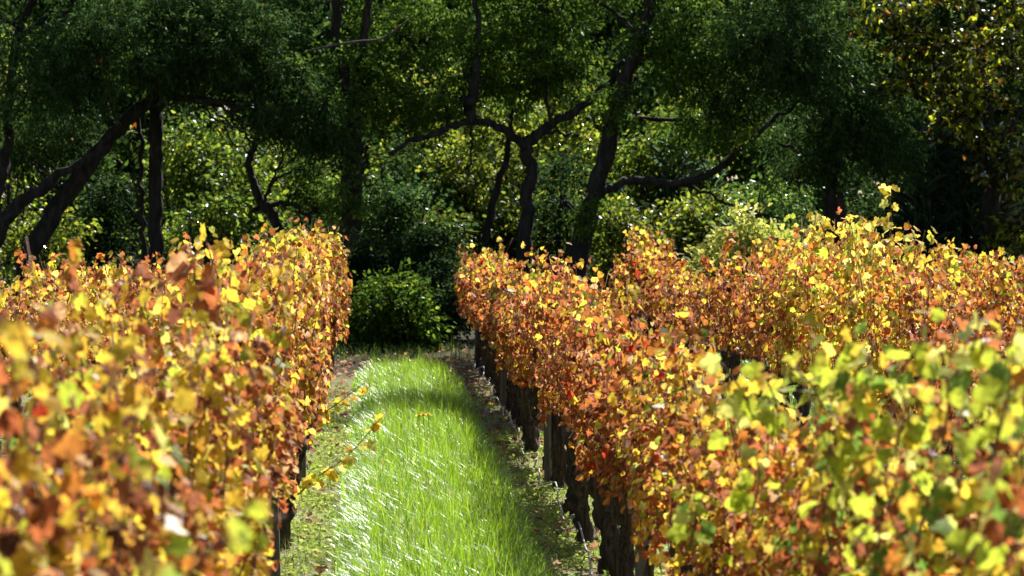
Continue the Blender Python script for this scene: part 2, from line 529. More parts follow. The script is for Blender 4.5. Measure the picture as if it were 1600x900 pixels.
    for k in range(len(lib)):
        mk = (~sel) & (shp_lo == k)
        if mk.any():
            parts.append(scatter(lib[k][0], lib[k][1], pos[mk], tip[mk], nrm[mk], sz[mk], col[mk], rg.uniform(.3, 2.0, int(mk.sum())), rg.random(int(mk.sum())) ** 2.2 * .9))
    V, F, C = join(parts)
    o = link('foliage', mesh_from('foliage', V, F, M_VLEAF, C), root); o['kind'] = 'stuff'
    for i in np.nonzero(sel)[0]:
        leaf_part(root, pos[i], tip[i], nrm[i], sz[i], cidx[i], shp[i])
    return root


def shoot(vine, pts, n, mix, size=0.085, seed=0, r=0.005):
    """a long free cane of one vine with its single leaves"""
    rg = np.random.default_rng(900 + seed)
    b = np.array(vine.location)
    V, F, C = tube([np.asarray(p) - b for p in pts], np.linspace(r, r * .4, len(pts)), sides=6, per=5, rng=rg)
    s = link('shoot', mesh_from('shoot', V, F, M_CANE, smooth=True), vine)
    for i in range(n):
        t = 0.15 + 0.85 * (i + rg.uniform(-.3, .3)) / max(n - 1, 1)
        k = int(np.clip(t * (len(C) - 1), 0, len(C) - 1))
        sd = norm(rg.normal(0, 1, (1, 3)))[0] * np.array([1, .6, .6])
        p = C[k] + sd * 0.035
        leaf_part(s, p, norm((sd + np.array([0, 0, -.5]))[None])[0], norm((rg.normal(0, .6, 3) + np.array([0, -.5, .6]))[None])[0],
                  size * rg.uniform(.65, 1.2) * (1.1 - .2 * t), pick(mix, 1, rg)[0], rg.choice([0, 1, 4]))
    return s


ORD = ['zeroth', 'first', 'second', 'third', 'fourth', 'fifth', 'sixth', 'seventh', 'eighth', 'ninth', 'tenth', 'eleventh', 'twelfth', 'thirteenth',
       'fourteenth', 'fifteenth', 'sixteenth', 'seventeenth', 'eighteenth', 'nineteenth', 'twentieth'] + \
      ['twenty-' + w for w in ('first', 'second', 'third', 'fourth', 'fifth', 'sixth', 'seventh', 'eighth', 'ninth')] + ['thirtieth']
LOOK = {'gold': 'gold and rust', 'rust': 'rust-orange', 'red': 'red-tinged orange', 'lime': 'lime-green and yellow', 'mixed': 'yellow and brown', 'yellow': 'bright yellow', 'brown': 'dry brown'}
SPACING = 1.5
FAR_END = 43.6
ROWS = {
    'left': dict(x=-0.75, near=5.3, words='row left of path', group='grapevines in the row left of the grass path',
                 H=([3, 6, 12, 22, 30, 38, 44], [2.33, 2.33, 2.30, 2.27, 2.16, 2.08, 2.03]), mix=lambda d: 'mixed' if d < 9 else 'gold', face=-1),
    'right': dict(x=1.60, near=5.0, words='row right of path', group='grapevines in the row right of the grass path',
                  H=([5, 7, 8.4, 10, 13, 15.7, 17.5, 19.6, 24, 29, 34, 40, 44], [2.18, 2.22, 2.2, 1.94, 1.76, 1.77, 1.86, 2.0, 2.08, 1.84, 1.60, 1.72, 1.86]),
                  mix=lambda d: 'lime' if d < 10.2 else ('mixed' if d < 15.5 else ('red' if d < 21 else ('rust' if d < 33 else 'rust'))), face=1),
    'left2': dict(x=-3.10, near=23.5, words='second row left of path', group='grapevines in the second row left of the path',
                  H=([23, 26, 32, 38, 44], [2.0, 2.02, 1.85, 1.65, 1.55]), mix=lambda d: 'rust' if d > 32 else 'mixed', face=-1),
    'right2': dict(x=3.95, near=17.0, words='second row right of path', group='grapevines in the second row right of the path',
                   H=([17, 19.5, 20.8, 22, 25, 26.8, 31, 34.6, 38, 41, 44], [1.9, 1.93, 2.26, 2.47, 2.49, 2.38, 2.08, 1.58, 1.62, 2.0, 2.12]),
                   mix=lambda d: 'yellow' if 20 < d < 27.5 else ('gold' if d > 41.5 else ('brown' if d < 20 else 'rust')), face=1),
    'right3': dict(x=6.30, near=27.5, words='third row right of path', group='grapevines in the third row right of the path',
                   H=([27, 44], [1.92, 1.9]), mix=lambda d: 'mixed', face=1),
    'right4': dict(x=8.65, near=37.0, words='fourth row right of path', group='grapevines in the fourth row right of the path',
                   H=([37, 44], [1.88, 1.86]), mix=lambda d: 'gold', face=1),
}
VINES = {}
sd = 0
for rn, r in ROWS.items():
    ds = np.arange(FAR_END, r['near'], -SPACING)
    VINES[rn] = []
    for i, d in enumerate(ds):
        sd += 1
        rg = np.random.default_rng(1000 + sd)
        mix = r['mix'](d)
        if mix in ('gold', 'rust') and rg.random() < .22: mix = 'mixed'
        H = float(np.interp(d, *r['H'])) + rg.normal(0, .035)
        first = rn in ('left', 'right')
        lsz = float(np.interp(d, [6, 9, 14, 20, 30, 44], [.057, .053, .050, .054, .064, .078]))
        np_ = int(np.interp(d, [4, 10, 20, 30, 44], [150, 140, 90, 45, 25])) if first else (32 if rn == 'right2' else 14)
        lab = f"{LOOK[mix]} grapevine, {ORD[i + 1]} from far end, {r['words']}"
        v = make_vine(r['x'] + rg.normal(0, .03), float(d), H, mix, lab, r['group'], ncane=18 if first else 15,
                      nleaf=int(0.36 / lsz ** 2), seed=sd, hi=(d < 12 and first), nparts=np_, size=lsz, zb=.83 if rn == 'right' else .90, face=r['face'], half_stem=(rn == 'right' or (rn == 'left' and rg.random() < .4)))
        VINES[rn].append((float(d), v))


def vine_at(row, d):
    return min(VINES[row], key=lambda t: abs(t[0] - d))[1]


# long free shoots that stand out of the rows
SHOOTS = [
    ('right2', 22.4, [(1385, 420), (1398, 345), (1390, 278)], 16, 'lemon', .10),
    ('right2', 25.0, [(1300, 400), (1288, 355), (1276, 330)], 10, 'lemon', .10),
    ('right2', 21.3, [(1428, 430), (1436, 385), (1424, 345)], 8, 'lemon', .10),
    ('right2', 26.3, [(1345, 390), (1340, 360), (1348, 338)], 7, 'lemon', .10),
    ('right', 24.6, [(884, 450), (880, 415), (882, 382)], 9, 'gold', .085),
    ('right', 27.6, [(850, 460), (848, 430), (846, 400)], 6, 'gold', .08),
    ('right', 41.0, [(745, 430), (740, 405), (733, 385)], 6, 'rust', .1),
    ('left', 17.3, [(462, 775), (500, 742), (545, 710), (602, 646)], 26, 'lemon', .07),
    ('left', 22.4, [(498, 650), (530, 628), (572, 596)], 16, 'gold', .07),
    ('left', 10.5, [(310, 470), (305, 430), (308, 392)], 8, 'rust', .10),
    ('left', 13.2, [(345, 440), (330, 400), (322, 368)], 7, 'gold', .10),
    ('left', 24.0, [(428, 420), (430, 390), (436, 362)], 8, 'gold', .09),
    ('left', 34.0, [(480, 420), (478, 390), (476, 368)], 7, 'rust', .09),
    ('left', 4.6, [(230, 1020), (300, 890), (360, 835), (445, 805)], 8, 'fresh', .058),
    ('left', 5.0, [(60, 600), (40, 520), (20, 470)], 5, 'mixed', .05),
    ('right', 9.2, [(1190, 660), (1160, 610), (1130, 568)], 9, 'fresh', .066),
    ('right', 8.2, [(1410, 590), (1440, 540), (1450, 490)], 9, 'fresh', .068),
    ('right', 7.6, [(1500, 590), (1530, 540), (1540, 488)], 9, 'fresh', .068),
    ('right', 8.8, [(1290, 640), (1270, 600), (1240, 575)], 9, 'fresh', .066),
    ('right', 6.4, [(1560, 720), (1585, 620), (1590, 560)], 8, 'fresh', .068),
    ('right', 15.6, [(1035, 570), (1046, 540), (1052, 515)], 8, 'rust', .09),
    ('right3', 30.5, [(1490, 430), (1492, 405), (1494, 380)], 6, 'yellow', .09),
    ('right3', 28.7, [(1570, 430), (1572, 405), (1574, 385)], 6, 'yellow', .09),
    ('left2', 27.0, [(170, 430), (166, 410), (168, 392)], 6, 'gold', .09),
    ('left2', 25.5, [(40, 430), (46, 405), (40, 385)], 6, 'gold', .09),
    ('right', 9.6, [(1150, 690), (1140, 640), (1165, 600)], 10, 'fresh', .06),
    ('right', 9.0, [(1225, 680), (1215, 630), (1200, 592)], 10, 'fresh', .066),
    ('right', 8.4, [(1350, 640), (1345, 590), (1370, 545)], 11, 'fresh', .066),
    ('right', 7.8, [(1400, 720), (1420, 650), (1405, 590)], 11, 'fresh', .066),
    ('right', 7.2, [(1480, 700), (1490, 620), (1475, 550)], 11, 'fresh', .066),
    ('right', 6.8, [(1560, 640), (1570, 570), (1595, 520)], 10, 'fresh', .066),
    ('right', 7.0, [(1440, 860), (1460, 780), (1500, 720)], 10, 'fresh', .066),
    ('right', 6.2, [(1500, 930), (1540, 850), (1590, 790)], 9, 'fresh', .066),
    ('right', 8.0, [(1290, 800), (1310, 740), (1300, 690)], 12, 'fresh', .062),
    ('right', 8.6, [(1180, 800), (1190, 750), (1180, 700)], 11, 'fresh', .06),
    ('right', 7.4, [(1360, 930), (1380, 860), (1370, 800)], 12, 'fresh', .062),
    ('right', 9.4, [(1080, 860), (1090, 810), (1085, 770)], 10, 'fresh', .056),
    ('right', 7.0, [(1560, 820), (1550, 740), (1575, 670)], 12, 'fresh', .064),
    ('right2', 23.6, [(1335, 400), (1325, 365), (1318, 345)], 9, 'lemon', .10),
    ('right2', 24.3, [(1360, 400), (1372, 370), (1366, 345)], 9, 'lemon', .10),
    ('right', 14.0, [(1075, 700), (1060, 650), (1045, 640)], 8, 'lemon', .07),
    ('left2', 30.0, [(100, 430), (108, 412), (104, 396)], 6, 'gold', .09),
]
for k, (row, d, pts, n, mix, s) in enumerate(SHOOTS):
    shoot(vine_at(row, d), [at(px, py, d) for px, py in pts], n, mix, s, k)

# ------------------------------------------------------------------ trellis posts and the irrigation hose
rg = np.random.default_rng(77)
PV, PF, _ = tube([(0, 0, -0.3), (0.005, 0, 0.6), (-0.004, .004, 1.3), (0, 0, 1.78)], [0.038, 0.038, 0.037, 0.036], sides=12, rough=0.02, per=4, rng=rg)
POSTM = mesh_from('wooden_post', PV, PF, M_POST, smooth=False)
for rn, ds in (('left', [43.9, 37.5, 31.6, 25.6, 18.9, 13.1]), ('right', [43.9, 34.6, 25.6, 16.6])):
    for i, d in enumerate(ds):
        x = ROWS[rn]['x'] + (0.09 if rn == 'left' else -0.06)
        o = link('wooden_post', POSTM, None, (x, d - 0.0, float(ground_z(x, d))))
        o.rotation_euler = (rg.normal(0, .015), rg.normal(0, .015), rg.uniform(0, 6))
        if rn == 'right': o.scale = (1, 1, .84)
        tag(o, f"weathered grey trellis post, {ORD[i + 1]} from far end, {ROWS[rn]['words']}", 'post', f'trellis posts, {ROWS[rn]["words"]}')

hp = []
for k, d in enumerate(np.arange(13, 45, 0.75)):
    hx = 1.47 + 0.035 * math.sin(d * 1.9) + rg.normal(0, .018)
    hp.append((hx, d, float(ground_z(hx, d)) + 0.10 + 0.05 * math.sin(d * 4.19) + abs(rg.normal(0, .02))))
hose, _ = tube_obj('irrigation_hose', hp, 0.0075, M_HOSE, None, sides=6, per=3, rng=rg)
tag(hose, 'pale grey irrigation hose snaking along the dark trunks right of the path', 'hose')


# ------------------------------------------------------------------ grass, weeds, fallen leaves
def blades(n, x0, x1, y0, y1, hmin, hmax, w, rng, col_a, col_b, edge=0.25, lean=0.6):
    x = rng.uniform(x0, x1, n); y = rng.uniform(y0, y1, n)
    # tufts
    tx = rng.uniform(x0, x1, n // 14); ty = rng.uniform(y0, y1, n // 14)
    k = rng.integers(0, len(tx), n)
    tuft = rng.random(n) < 0.7
    x = np.where(tuft, tx[k] + rng.normal(0, .035, n), x); y = np.where(tuft, ty[k] + rng.normal(0, .035, n), y)
    m = np.minimum(x - x0, x1 - x)
    keep = rng.random(n) < np.clip(m / edge + .15, 0, 1)
    x, y, m = x[keep], y[keep], m[keep]; k = k[keep]; n = len(x)
    th = rng.uniform(0.8, 1.2, len(tx))[k]
    L = rng.uniform(hmin, hmax, n) * th * np.clip(0.55 + m / edge * .45, .5, 1)
    az = rng.uniform(0, 2 * np.pi, n)
    dirv = np.stack([np.cos(az), np.sin(az), np.zeros(n)], -1)
    ln = rng.uniform(0.15, 1.0, n) * lean * 1.6
    base = np.stack([x, y, ground_z(x, y) - .01], -1)
    side = np.stack([-np.sin(az), np.cos(az), np.zeros(n)], -1)
    S = 3
    V = np.zeros((n, 2 * S + 1, 3))
    ww = w * rng.uniform(.6, 1.25, n)
    for s in range(S + 1):
        t = s / S
        ang = ln * t * 1.25
        # arc bending over
        hgt = L * (np.sin(ang) / np.maximum(ln * 1.25, 1e-3))
        out = L * ((1 - np.cos(ang)) / np.maximum(ln * 1.25, 1e-3))
        c = base + dirv * out[:, None] + np.array([0, 0, 1.0]) * hgt[:, None]
        if s < S:
            hw = ww * (1 - t * .55) * .5
            V[:, 2 * s] = c - side * hw[:, None]; V[:, 2 * s + 1] = c + side * hw[:, None]
        else:
            V[:, 2 * S] = c
    f = []
    for s in range(S - 1):
        a = 2 * s
        f += [(a, a + 1, a + 3), (a, a + 3, a + 2)]
    f.append((2 * S - 2, 2 * S - 1, 2 * S))
    f = np.array(f)
    F = (f[None] + (np.arange(n) * (2 * S + 1))[:, None, None]).reshape(-1, 3)
    tmix = rng.random((n, 1))
    C = (np.array(col_a) * (1 - tmix) + np.array(col_b) * tmix) * rng.uniform(.8, 1.2, (n, 1)) * rng.uniform(.7, 1.15, len(tx))[k][:, None]
    dead = rng.random(n) < .03
    C[dead] = np.array([0.36, 0.28, 0.12]) * rng.uniform(.7, 1.2, (int(dead.sum()), 1))
    return V.reshape(-1, 3), F, np.repeat(C, 2 * S + 1, axis=0)


rg = np.random.default_rng(11)
g1 = blades(86000, -0.30, 1.18, 16.0, 40.6, 0.16, 0.38, 0.007, rg, (0.115, 0.24, 0.010), (0.255, 0.375, 0.02), edge=.3, lean=.95)
g1b = blades(30000, -0.30, 1.18, 16.0, 27.0, 0.18, 0.42, 0.0065, rg, (0.115, 0.24, 0.010), (0.255, 0.375, 0.02), edge=.3, lean=.95)
gr = link('aisle_grass', mesh_from('aisle_grass', *join([g1, g1b])[:2], M_GRASS, join([g1, g1b])[2], smooth=True))
tag(gr, 'tall glossy green grass growing along the middle of the path', 'grass', kind='stuff')
g2 = blades(9000, 1.95 + .1, 3.55, 24.0, 44.5, 0.12, 0.3, 0.012, rg, (0.07, 0.16, 0.02), (0.14, 0.23, 0.03), lean=.9)
g3 = blades(6000, -2.7, -1.15, 20.0, 44.5, 0.12, 0.3, 0.012, rg, (0.07, 0.16, 0.02), (0.14, 0.23, 0.03), lean=.9)
g4 = blades(6000, 4.4, 5.9, 24.0, 44.5, 0.12, 0.3, 0.012, rg, (0.07, 0.16, 0.02), (0.14, 0.23, 0.03), lean=.9)
v, f, c = join([g2, g3, g4])
tag(link('row_grass', mesh_from('row_grass', v, f, M_GRASS, c, smooth=True)), 'shorter green grass between the other vine rows', 'grass', kind='stuff')


def weeds(n, x0, x1, y0, y1, s0, s1, rng):
    x = rng.uniform(x0, x1, n); y = rng.uniform(y0, y1, n)
    cl = np.sin(x * 7 + y * 2.3) + np.sin(y * 3.1 - x * 4) + rng.normal(0, .8, n)
    k = cl > -0.4
    x, y = x[k], y[k]; n = len(x)
    pos = np.stack([x, y, ground_z(x, y) + rng.uniform(0.003, 0.05, n)], -1)
    tip = norm(np.stack([rng.normal(0, 1, n), rng.normal(0, 1, n), rng.uniform(0, .8, n)], -1))
    nrm = norm(rng.normal(0, .45, (n, 3)) + np.array([0, 0, 1.0]))
    t = rng.random((n, 1))
    col = np.array([0.24, 0.35, 0.05]) * (1 - t) + np.array([0.45, 0.50, 0.12]) * t
    return scatter(DIAMOND[0] * np.array([1.6, 1, 1]), DIAMOND[1], pos, tip, nrm, rng.uniform(s0, s1, n), col * rng.uniform(.75, 1.2, (n, 1)))


wd = [weeds(24000, -0.95, -0.25, 15.5, 36, .018, .05, rg), weeds(20000, 1.12, 1.95, 15.5, 31, .018, .05, rg)]
wb = [blades(5000, -0.95, -0.2, 15.5, 40, .05, .14, .006, rg, (0.14, 0.22, 0.04), (0.3, 0.34, 0.1), lean=.8),
      blades(5000, 1.1, 1.9, 15.5, 40, .05, .14, .006, rg, (0.14, 0.22, 0.04), (0.3, 0.34, 0.1), lean=.8),
      blades(1500, -2.0, 3.0, 45.5, 48.5, .08, .28, .012, rg, (0.06, 0.13, 0.02), (0.14, 0.22, 0.03), lean=.8)]
v, f, c = join(wd + wb)
tag(link('weeds', mesh_from('weeds', v, f, M_WEED, c)), 'pale green low weeds under the vine rows beside the grass', 'weeds', kind='stuff')

lit = []
for (n, x0, x1, y0, y1) in ((350, -1.1, -0.25, 15.5, 44.5), (350, 1.0, 2.0, 15.5, 36), (420, .95, 2.0, 29, 45), (110, -1.1, -0.1, 33, 45), (1800, -4, 9, 44, 52)):
    x = rg.uniform(x0, x1, n); y = rg.uniform(y0, y1, n)
    pos = np.stack([x, y, ground_z(x, y) + rg.uniform(0.01, 0.05, n)], -1)
    tip = norm(np.stack([rg.normal(0, 1, n), rg.normal(0, 1, n), rg.normal(0, .25, n)], -1))
    nrm = norm(rg.normal(0, .35, (n, 3)) + np.array([0, 0, 1.0]))
    ci = pick('brown', n, rg)
    lit.append(scatter(LEAF_LO[2][0], LEAF_LO[2][1], pos, tip, nrm, rg.uniform(.04, .085, n), (PC[ci] * .6 + .05) * rg.uniform(.7, 1.2, (n, 1))))
v, f, c = join(lit)
tag(link('fallen_leaves', mesh_from('fallen_leaves', v, f, M_VLEAF, c)), 'scattered dry brown vine leaves fallen on the soil under the rows', 'leaves', kind='stuff')

# three yellow flowers in the shaded part of the grass
fl_lab = ['leftmost of the three yellow flowers in the shaded grass', 'middle one of the three yellow flowers in the shaded grass', 'rightmost of the three yellow flowers in the shaded grass']
for (px, py), lab in zip([(654, 652), (661, 650), (669, 651)], fl_lab):
    p = at(px, py, 27.6)
    zb = float(ground_z(p[0], p[1]))
    root = thing('yellow_flower', (p[0], p[1], zb), lab, 'flower', 'yellow flowers in the grass')
    h = p[2] - zb
    tube_obj('stem', [(0, 0, 0), (.01, 0, h * .5), (0, 0, h)], [.004, .003, .003], M_STEM, root, sides=5, per=4, rng=rg)
    vv, ff, cc = [], [], []
    for ring, (nn, ln, up) in enumerate(((14, .046, .35), (11, .04, 1.1), (7, .036, 2.6))):
        a = np.linspace(0, 2 * np.pi, nn, endpoint=False) + ring * .2
        tip = norm(np.stack([np.cos(a), np.sin(a), np.full(nn, up)], -1))
        vv.append(scatter(OVAL[0], OVAL[1], np.tile([[0, 0, h]], (nn, 1)), tip, np.tile([[0, 0, 1.0]], (nn, 1)), ln, np.ones((nn, 3))))
    v, f, c = join(vv)
    link('flower_head', mesh_from('flower_head', v, f, M_PETAL), root)

# ------------------------------------------------------------------ trees
TREE_TRIS = 0


def clump_leaves(c, r, n, size, cols, rng, tpl=DIAMOND, spray=0.32, shell=0.45, droop=0.35, per=22, jit=0.07, up=0.8, lumps=0):
    """leaves on many small drooping sprays spread through an ellipsoid"""
    c = np.asarray(c, float); r = np.broadcast_to(np.asarray(r, float), (3,))
    ns = max(int(n / per), 3)
    u = norm(rng.normal(0, 1, (ns, 3)))
    rad = rng.random(ns) ** shell
    # uneven outline
    lump = 1 + 0.16 * np.sin(u[:, 0] * 5 + u[:, 2] * 4 + c[0]) + 0.13 * np.sin(u[:, 1] * 7 + u[:, 2] * 9 + c[2]) + rng.normal(0, .07, ns)
    sc = c + u * r * (rad * lump)[:, None]
    if lumps:
        lu = norm(rng.normal(0, 1, (lumps, 3)))
        lc = c + lu * r * rng.uniform(.5, .82, (lumps, 1))
        li = rng.integers(0, lumps, ns)
        ls = rng.uniform(.34, .55, lumps)[li][:, None]
        sc = np.where((rng.random(ns) < .82)[:, None], lc[li] + u * r * ls * (rng.random(ns) ** .3)[:, None] * np.array([1, 1, .75]), sc)
    ax = norm(u * np.array([1, 1, .5]) + rng.normal(0, .45, (ns, 3)) + np.array([0, 0, -droop]))
    ln = spray * rng.uniform(.6, 1.3, ns)
    k = rng.integers(0, ns, n)
    t = rng.uniform(-.3, 1, n)
    pos = sc[k] + ax[k] * (t * ln[k])[:, None] + rng.normal(0, jit, (n, 3)) * np.array([1, 1, .7])
    tip = norm(ax[k] + rng.normal(0, .55, (n, 3)) + np.array([0, 0, -.25]))
    nrm = norm(rng.normal(0, .55, (n, 3)) + np.array([0, 0, up]) + 0.3 * u[k])
    ci = rng.choice(len(cols), n, p=np.array([q[1] for q in cols]) / sum(q[1] for q in cols))
    cc = np.array([q[0] for q in cols])[ci]
    tone = rng.uniform(.75, 1.25, ns)[k][:, None]
    col = cc * tone * rng.uniform(.8, 1.2, (n, 1))
    return scatter(tpl[0], tpl[1], pos, tip, nrm, size * rng.uniform(.65, 1.25, n), col)


DARKG = [((0.028, 0.061, 0.017), 5), ((0.044, 0.085, 0.020), 4), ((0.071, 0.116, 0.022), 2), ((0.40, 0.13, 0.02), .01)]
MIDG = [((0.049, 0.098, 0.016), 5), ((0.081, 0.140, 0.018), 4), ((0.134, 0.189, 0.022), 2), ((0.45, 0.14, 0.02), .012)]
SHRUB = [((0.04, 0.072, 0.010), 4.5), ((0.09, 0.13, 0.015), 4), ((0.165, 0.195, 0.019), 2.4), ((0.4, 0.25, 0.02), .03)]
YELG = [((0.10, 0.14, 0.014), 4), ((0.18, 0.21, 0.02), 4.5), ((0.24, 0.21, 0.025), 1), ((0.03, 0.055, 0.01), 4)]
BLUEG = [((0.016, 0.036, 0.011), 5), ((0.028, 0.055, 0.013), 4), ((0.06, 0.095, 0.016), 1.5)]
AUT = [((0.26, 0.29, 0.018), 4.5), ((0.07, 0.085, 0.012), 5), ((0.22, 0.09, 0.015), 1.2), ((0.025, 0.03, 0.008), 6)]
BUSHG = [((0.035, 0.075, 0.010), 5), ((0.075, 0.13, 0.013), 4), ((0.15, 0.21, 0.018), 2.5)]


def tree(name, label, cat, base, trunk, limbs, clumps, cols, group=None, mat=M_TLEAF, seed=0, size=0.10, tpl=DIAMOND, bark=M_BARK, spray=.32, jit=.07, shell=.45, reach=True, droop=.35, up=.8, lumps=11):
    """trunk: list of (point, radius); limbs: list of lists of (point, radius); clumps: list of (centre, radii, leaf count)"""
    rng = np.random.default_rng(5000 + seed)
    base = np.asarray(base, float)
    root = thing(name, base, label, cat, group)
    P = [np.asarray(p, float) for p, _ in trunk]
    _, TC = tube_obj('trunk', P, [r * .82 for _, r in trunk], bark, root, base, sides=10, rough=.1, per=6, rng=rng, wob=.025)
    lines = [TC]
    for lm in limbs:
        _, C = tube_obj('limb', [np.asarray(p, float) for p, _ in lm], [r * .82 for _, r in lm], bark, root, base, sides=8, rough=.1, per=6, rng=rng, wob=.025)
        lines.append(C)
    allp = np.concatenate(lines)
    parts = []
    for c, r, n in clumps:
        c = np.asarray(c, float)
        if reach:      # a branch that carries the clump
            q = allp[np.argmin(np.linalg.norm(allp - c, axis=1) + np.maximum(allp[:, 2] - c[2], 0) * 1.5)]
            if np.linalg.norm(q - c) > .5:
                mid = (q + c) / 2 + rng.normal(0, .18, 3) + np.array([0, 0, .1])
                tube_obj('branch', [q, mid, c], [.055, .035, .012], bark, root, base, sides=6, per=5, rng=rng, wob=.015)
        parts.append(clump_leaves(c, r, int(n * .87), size * 1.07, cols, rng, tpl, spray=spray, jit=jit, shell=shell, droop=droop, up=up, lumps=lumps))
    v, f, c = join(parts)
    o = link('crown', mesh_from('crown', v - base, f, mat, c), root)
    o['kind'] = 'stuff'
    return root


def gnd(px, d):
    p = at(px, 0, d)
    return np.array([p[0], d, float(ground_z(p[0], d)) - 0.05])


def cl(px, py, d, rx, ry, rd, n):
    """clump given by photo pixels"""
    s = d / FPX
    return (at(px, py, d), (rx * s, rd, ry * s), n)


def lim(d, *pts):
    return [(at(px, py, d + dd), r) for px, py, dd, r in pts]


# --- the front trees
tree('evergreen_tree', 'leaning dark trunk under the feathery evergreen crown at upper left', 'tree', gnd(40, 54),
     [(gnd(40, 54), .24)] + lim(54, (48, 405, 0, .22), (120, 290, 0, .2), (185, 205, 0, .17), (250, 145, 0, .13), (300, 80, 0, .1), (330, -60, 0, .07)),
     [lim(54, (185, 205, 0, .12), (150, 130, .4, .08), (90, 60, .8, .05)), lim(54, (250, 148, 0, .09), (320, 158, -.3, .07), (375, 165, -.5, .05), (470, 200, -.8, .025))],
     [cl(70, 120, 53.2, 120, 80, 1.3, 15000), cl(95, 205, 55.6, 95, 60, 1.1, 9000), cl(210, 60, 53.5, 110, 80, 1.4, 14000), cl(30, 230, 55.4, 70, 45, .9, 4000),
      cl(330, 40, 54, 100, 80, 1.3, 12000), cl(160, -60, 54.5, 200, 70, 1.8, 11000)], DARKG, 'evergreen trees behind the vineyard', seed=1, size=.1, tpl=NARROW, droop=.7, spray=.46, jit=.05)
tree('evergreen_tree', 'straight dark trunk standing behind the left rows, crown reaching to the right', 'tree', gnd(246, 55),
     [(gnd(246, 55), .19)] + lim(55, (245, 400, 0, .17), (246, 300, 0, .155), (247, 200, 0, .15), (252, 150, 0, .13), (290, 60, 0, .09), (330, -80, 0, .06)),
     [lim(55, (250, 165, 0, .09), (300, 150, -.5, .06), (370, 175, -.8, .04), (420, 140, -1, .03)), lim(55, (262, 160, -.2, .03), (285, 175, -.5, .02), (310, 205, -.7, .012)),
      lim(55, (300, 152, -.5, .03), (340, 185, -.7, .02), (375, 200, -.8, .012)), lim(55, (330, 160, -.6, .03), (380, 160, -.9, .02), (460, 185, -1, .01))],
     [cl(390, 70, 53.8, 90, 80, 1.2, 11000), cl(450, 160, 53.6, 62, 62, 1.0, 8000), cl(500, 200, 53.8, 38, 55, .8, 4000), cl(300, 115, 54, 90, 42, 1.1, 6000), cl(400, -40, 55, 150, 60, 1.6, 8000)],
     DARKG, 'evergreen trees behind the vineyard', seed=2, size=.1, tpl=NARROW, droop=.7, spray=.46, jit=.05)
tree('dark_tree', 'curved dark trunk leaving the left edge of the photo', 'tree', gnd(-25, 53.5),
     [(gnd(-25, 53.5), .2)] + lim(53.5, (-5, 385, 0, .17), (30, 325, 0, .15), (75, 290, 0, .13), (150, 240, 0, .08), (180, 200, 0, .05)),
     [lim(53.5, (-12, 345, 0, .13), (6, 290, .3, .12), (14, 240, .5, .11), (30, 80, .8, .1), (60, 0, 1, .08), (90, -80, 1, .06)), lim(53.5, (40, 60, .8, .06), (80, 25, .9, .05), (100, 5, 1, .04))],
     [cl(-60, 180, 53.5, 60, 110, 1.2, 6000), cl(60, -70, 54.5, 110, 50, 1.3, 5000), cl(-40, 20, 54, 60, 60, 1.2, 4000)], DARKG, 'evergreen trees behind the vineyard', seed=3, size=.09, tpl=NARROW, droop=.6)
tree('crooked_tree', 'small crooked tree with twisting bare stem between the left trunks', 'tree', gnd(440, 57),
     [(gnd(440, 57), .14)] + lim(57, (436, 355, 0, .13), (412, 320, 0, .11), (395, 285, 0, .1), (392, 245, 0, .085), (408, 200, 0, .07), (420, 170, 0, .05), (440, 110, 0, .03)),
     [lim(57, (412, 320, 0, .07), (450, 318, -.3, .06), (478, 335, -.4, .05), (492, 352, -.4, .03)), lim(57, (395, 330, 0, .06), (408, 322, 0, .05), (412, 318, 0, .04)),
      lim(57, (393, 225, 0, .04), (372, 200, -.2, .03), (330, 170, -.3, .02)), lim(57, (412, 320, 0, .05), (430, 285, -.2, .04), (465, 265, -.3, .03), (500, 268, -.4, .02)),
      lim(57, (420, 300, 0, .035), (440, 250, -.2, .025), (445, 215, -.3, .015)), lim(57, (392, 240, 0, .03), (360, 215, -.3, .02), (345, 180, -.4, .012)),
      lim(57, (405, 205, 0, .03), (380, 190, -.2, .02), (352, 150, -.3, .012)), lim(57, (450, 318, -.3, .03), (470, 290, -.4, .02), (510, 285, -.5, .012)), lim(57, (478, 335, -.4, .03), (500, 330, -.5, .02), (520, 340, -.5, .01)),
      lim(57, (393, 260, 0, .02), (420, 235, -.2, .015), (450, 195, -.3, .01))],
     [cl(430, 120, 57, 60, 40, .8, 2500), cl(505, 300, 57, 40, 35, .5, 1800), cl(480, 262, 57, 35, 22, .4, 900)], MIDG, None, seed=4, size=.1, spray=.3)
tree('forked_tree', 'thick dark forked trunk behind the left row end, crown thin', 'tree', gnd(545, 55),
     [(gnd(545, 55), .3)] + lim(55, (545, 420, 0, .27), (548, 300, 0, .24), (551, 200, 0, .2), (540, 120, 0, .13), (527, 50, 0, .11), (520, -80, 0, .08)),
     [lim(55, (550, 190, 0, .14), (562, 120, 0, .11), (574, 40, 0, .1), (590, -80, 0, .06)), lim(55, (555, 160, 0, .09), (600, 110, .3, .06), (660, 70, .6, .03))],
     [cl(620, 60, 56, 80, 70, 1.2, 4200), cl(700, 40, 56.5, 80, 60, 1.2, 4000), cl(560, 100, 55, 60, 45, .9, 2500), cl(600, 160, 55.5, 60, 50, .8, 3000), cl(540, -50, 56, 150, 50, 1.6, 6000), cl(552, 310, 54.4, 28, 45, .25, 700), cl(535, 230, 54.4, 30, 30, .25, 500), cl(570, 160, 54.3, 35, 35, .3, 700)],
     MIDG, None, seed=5, size=.10)
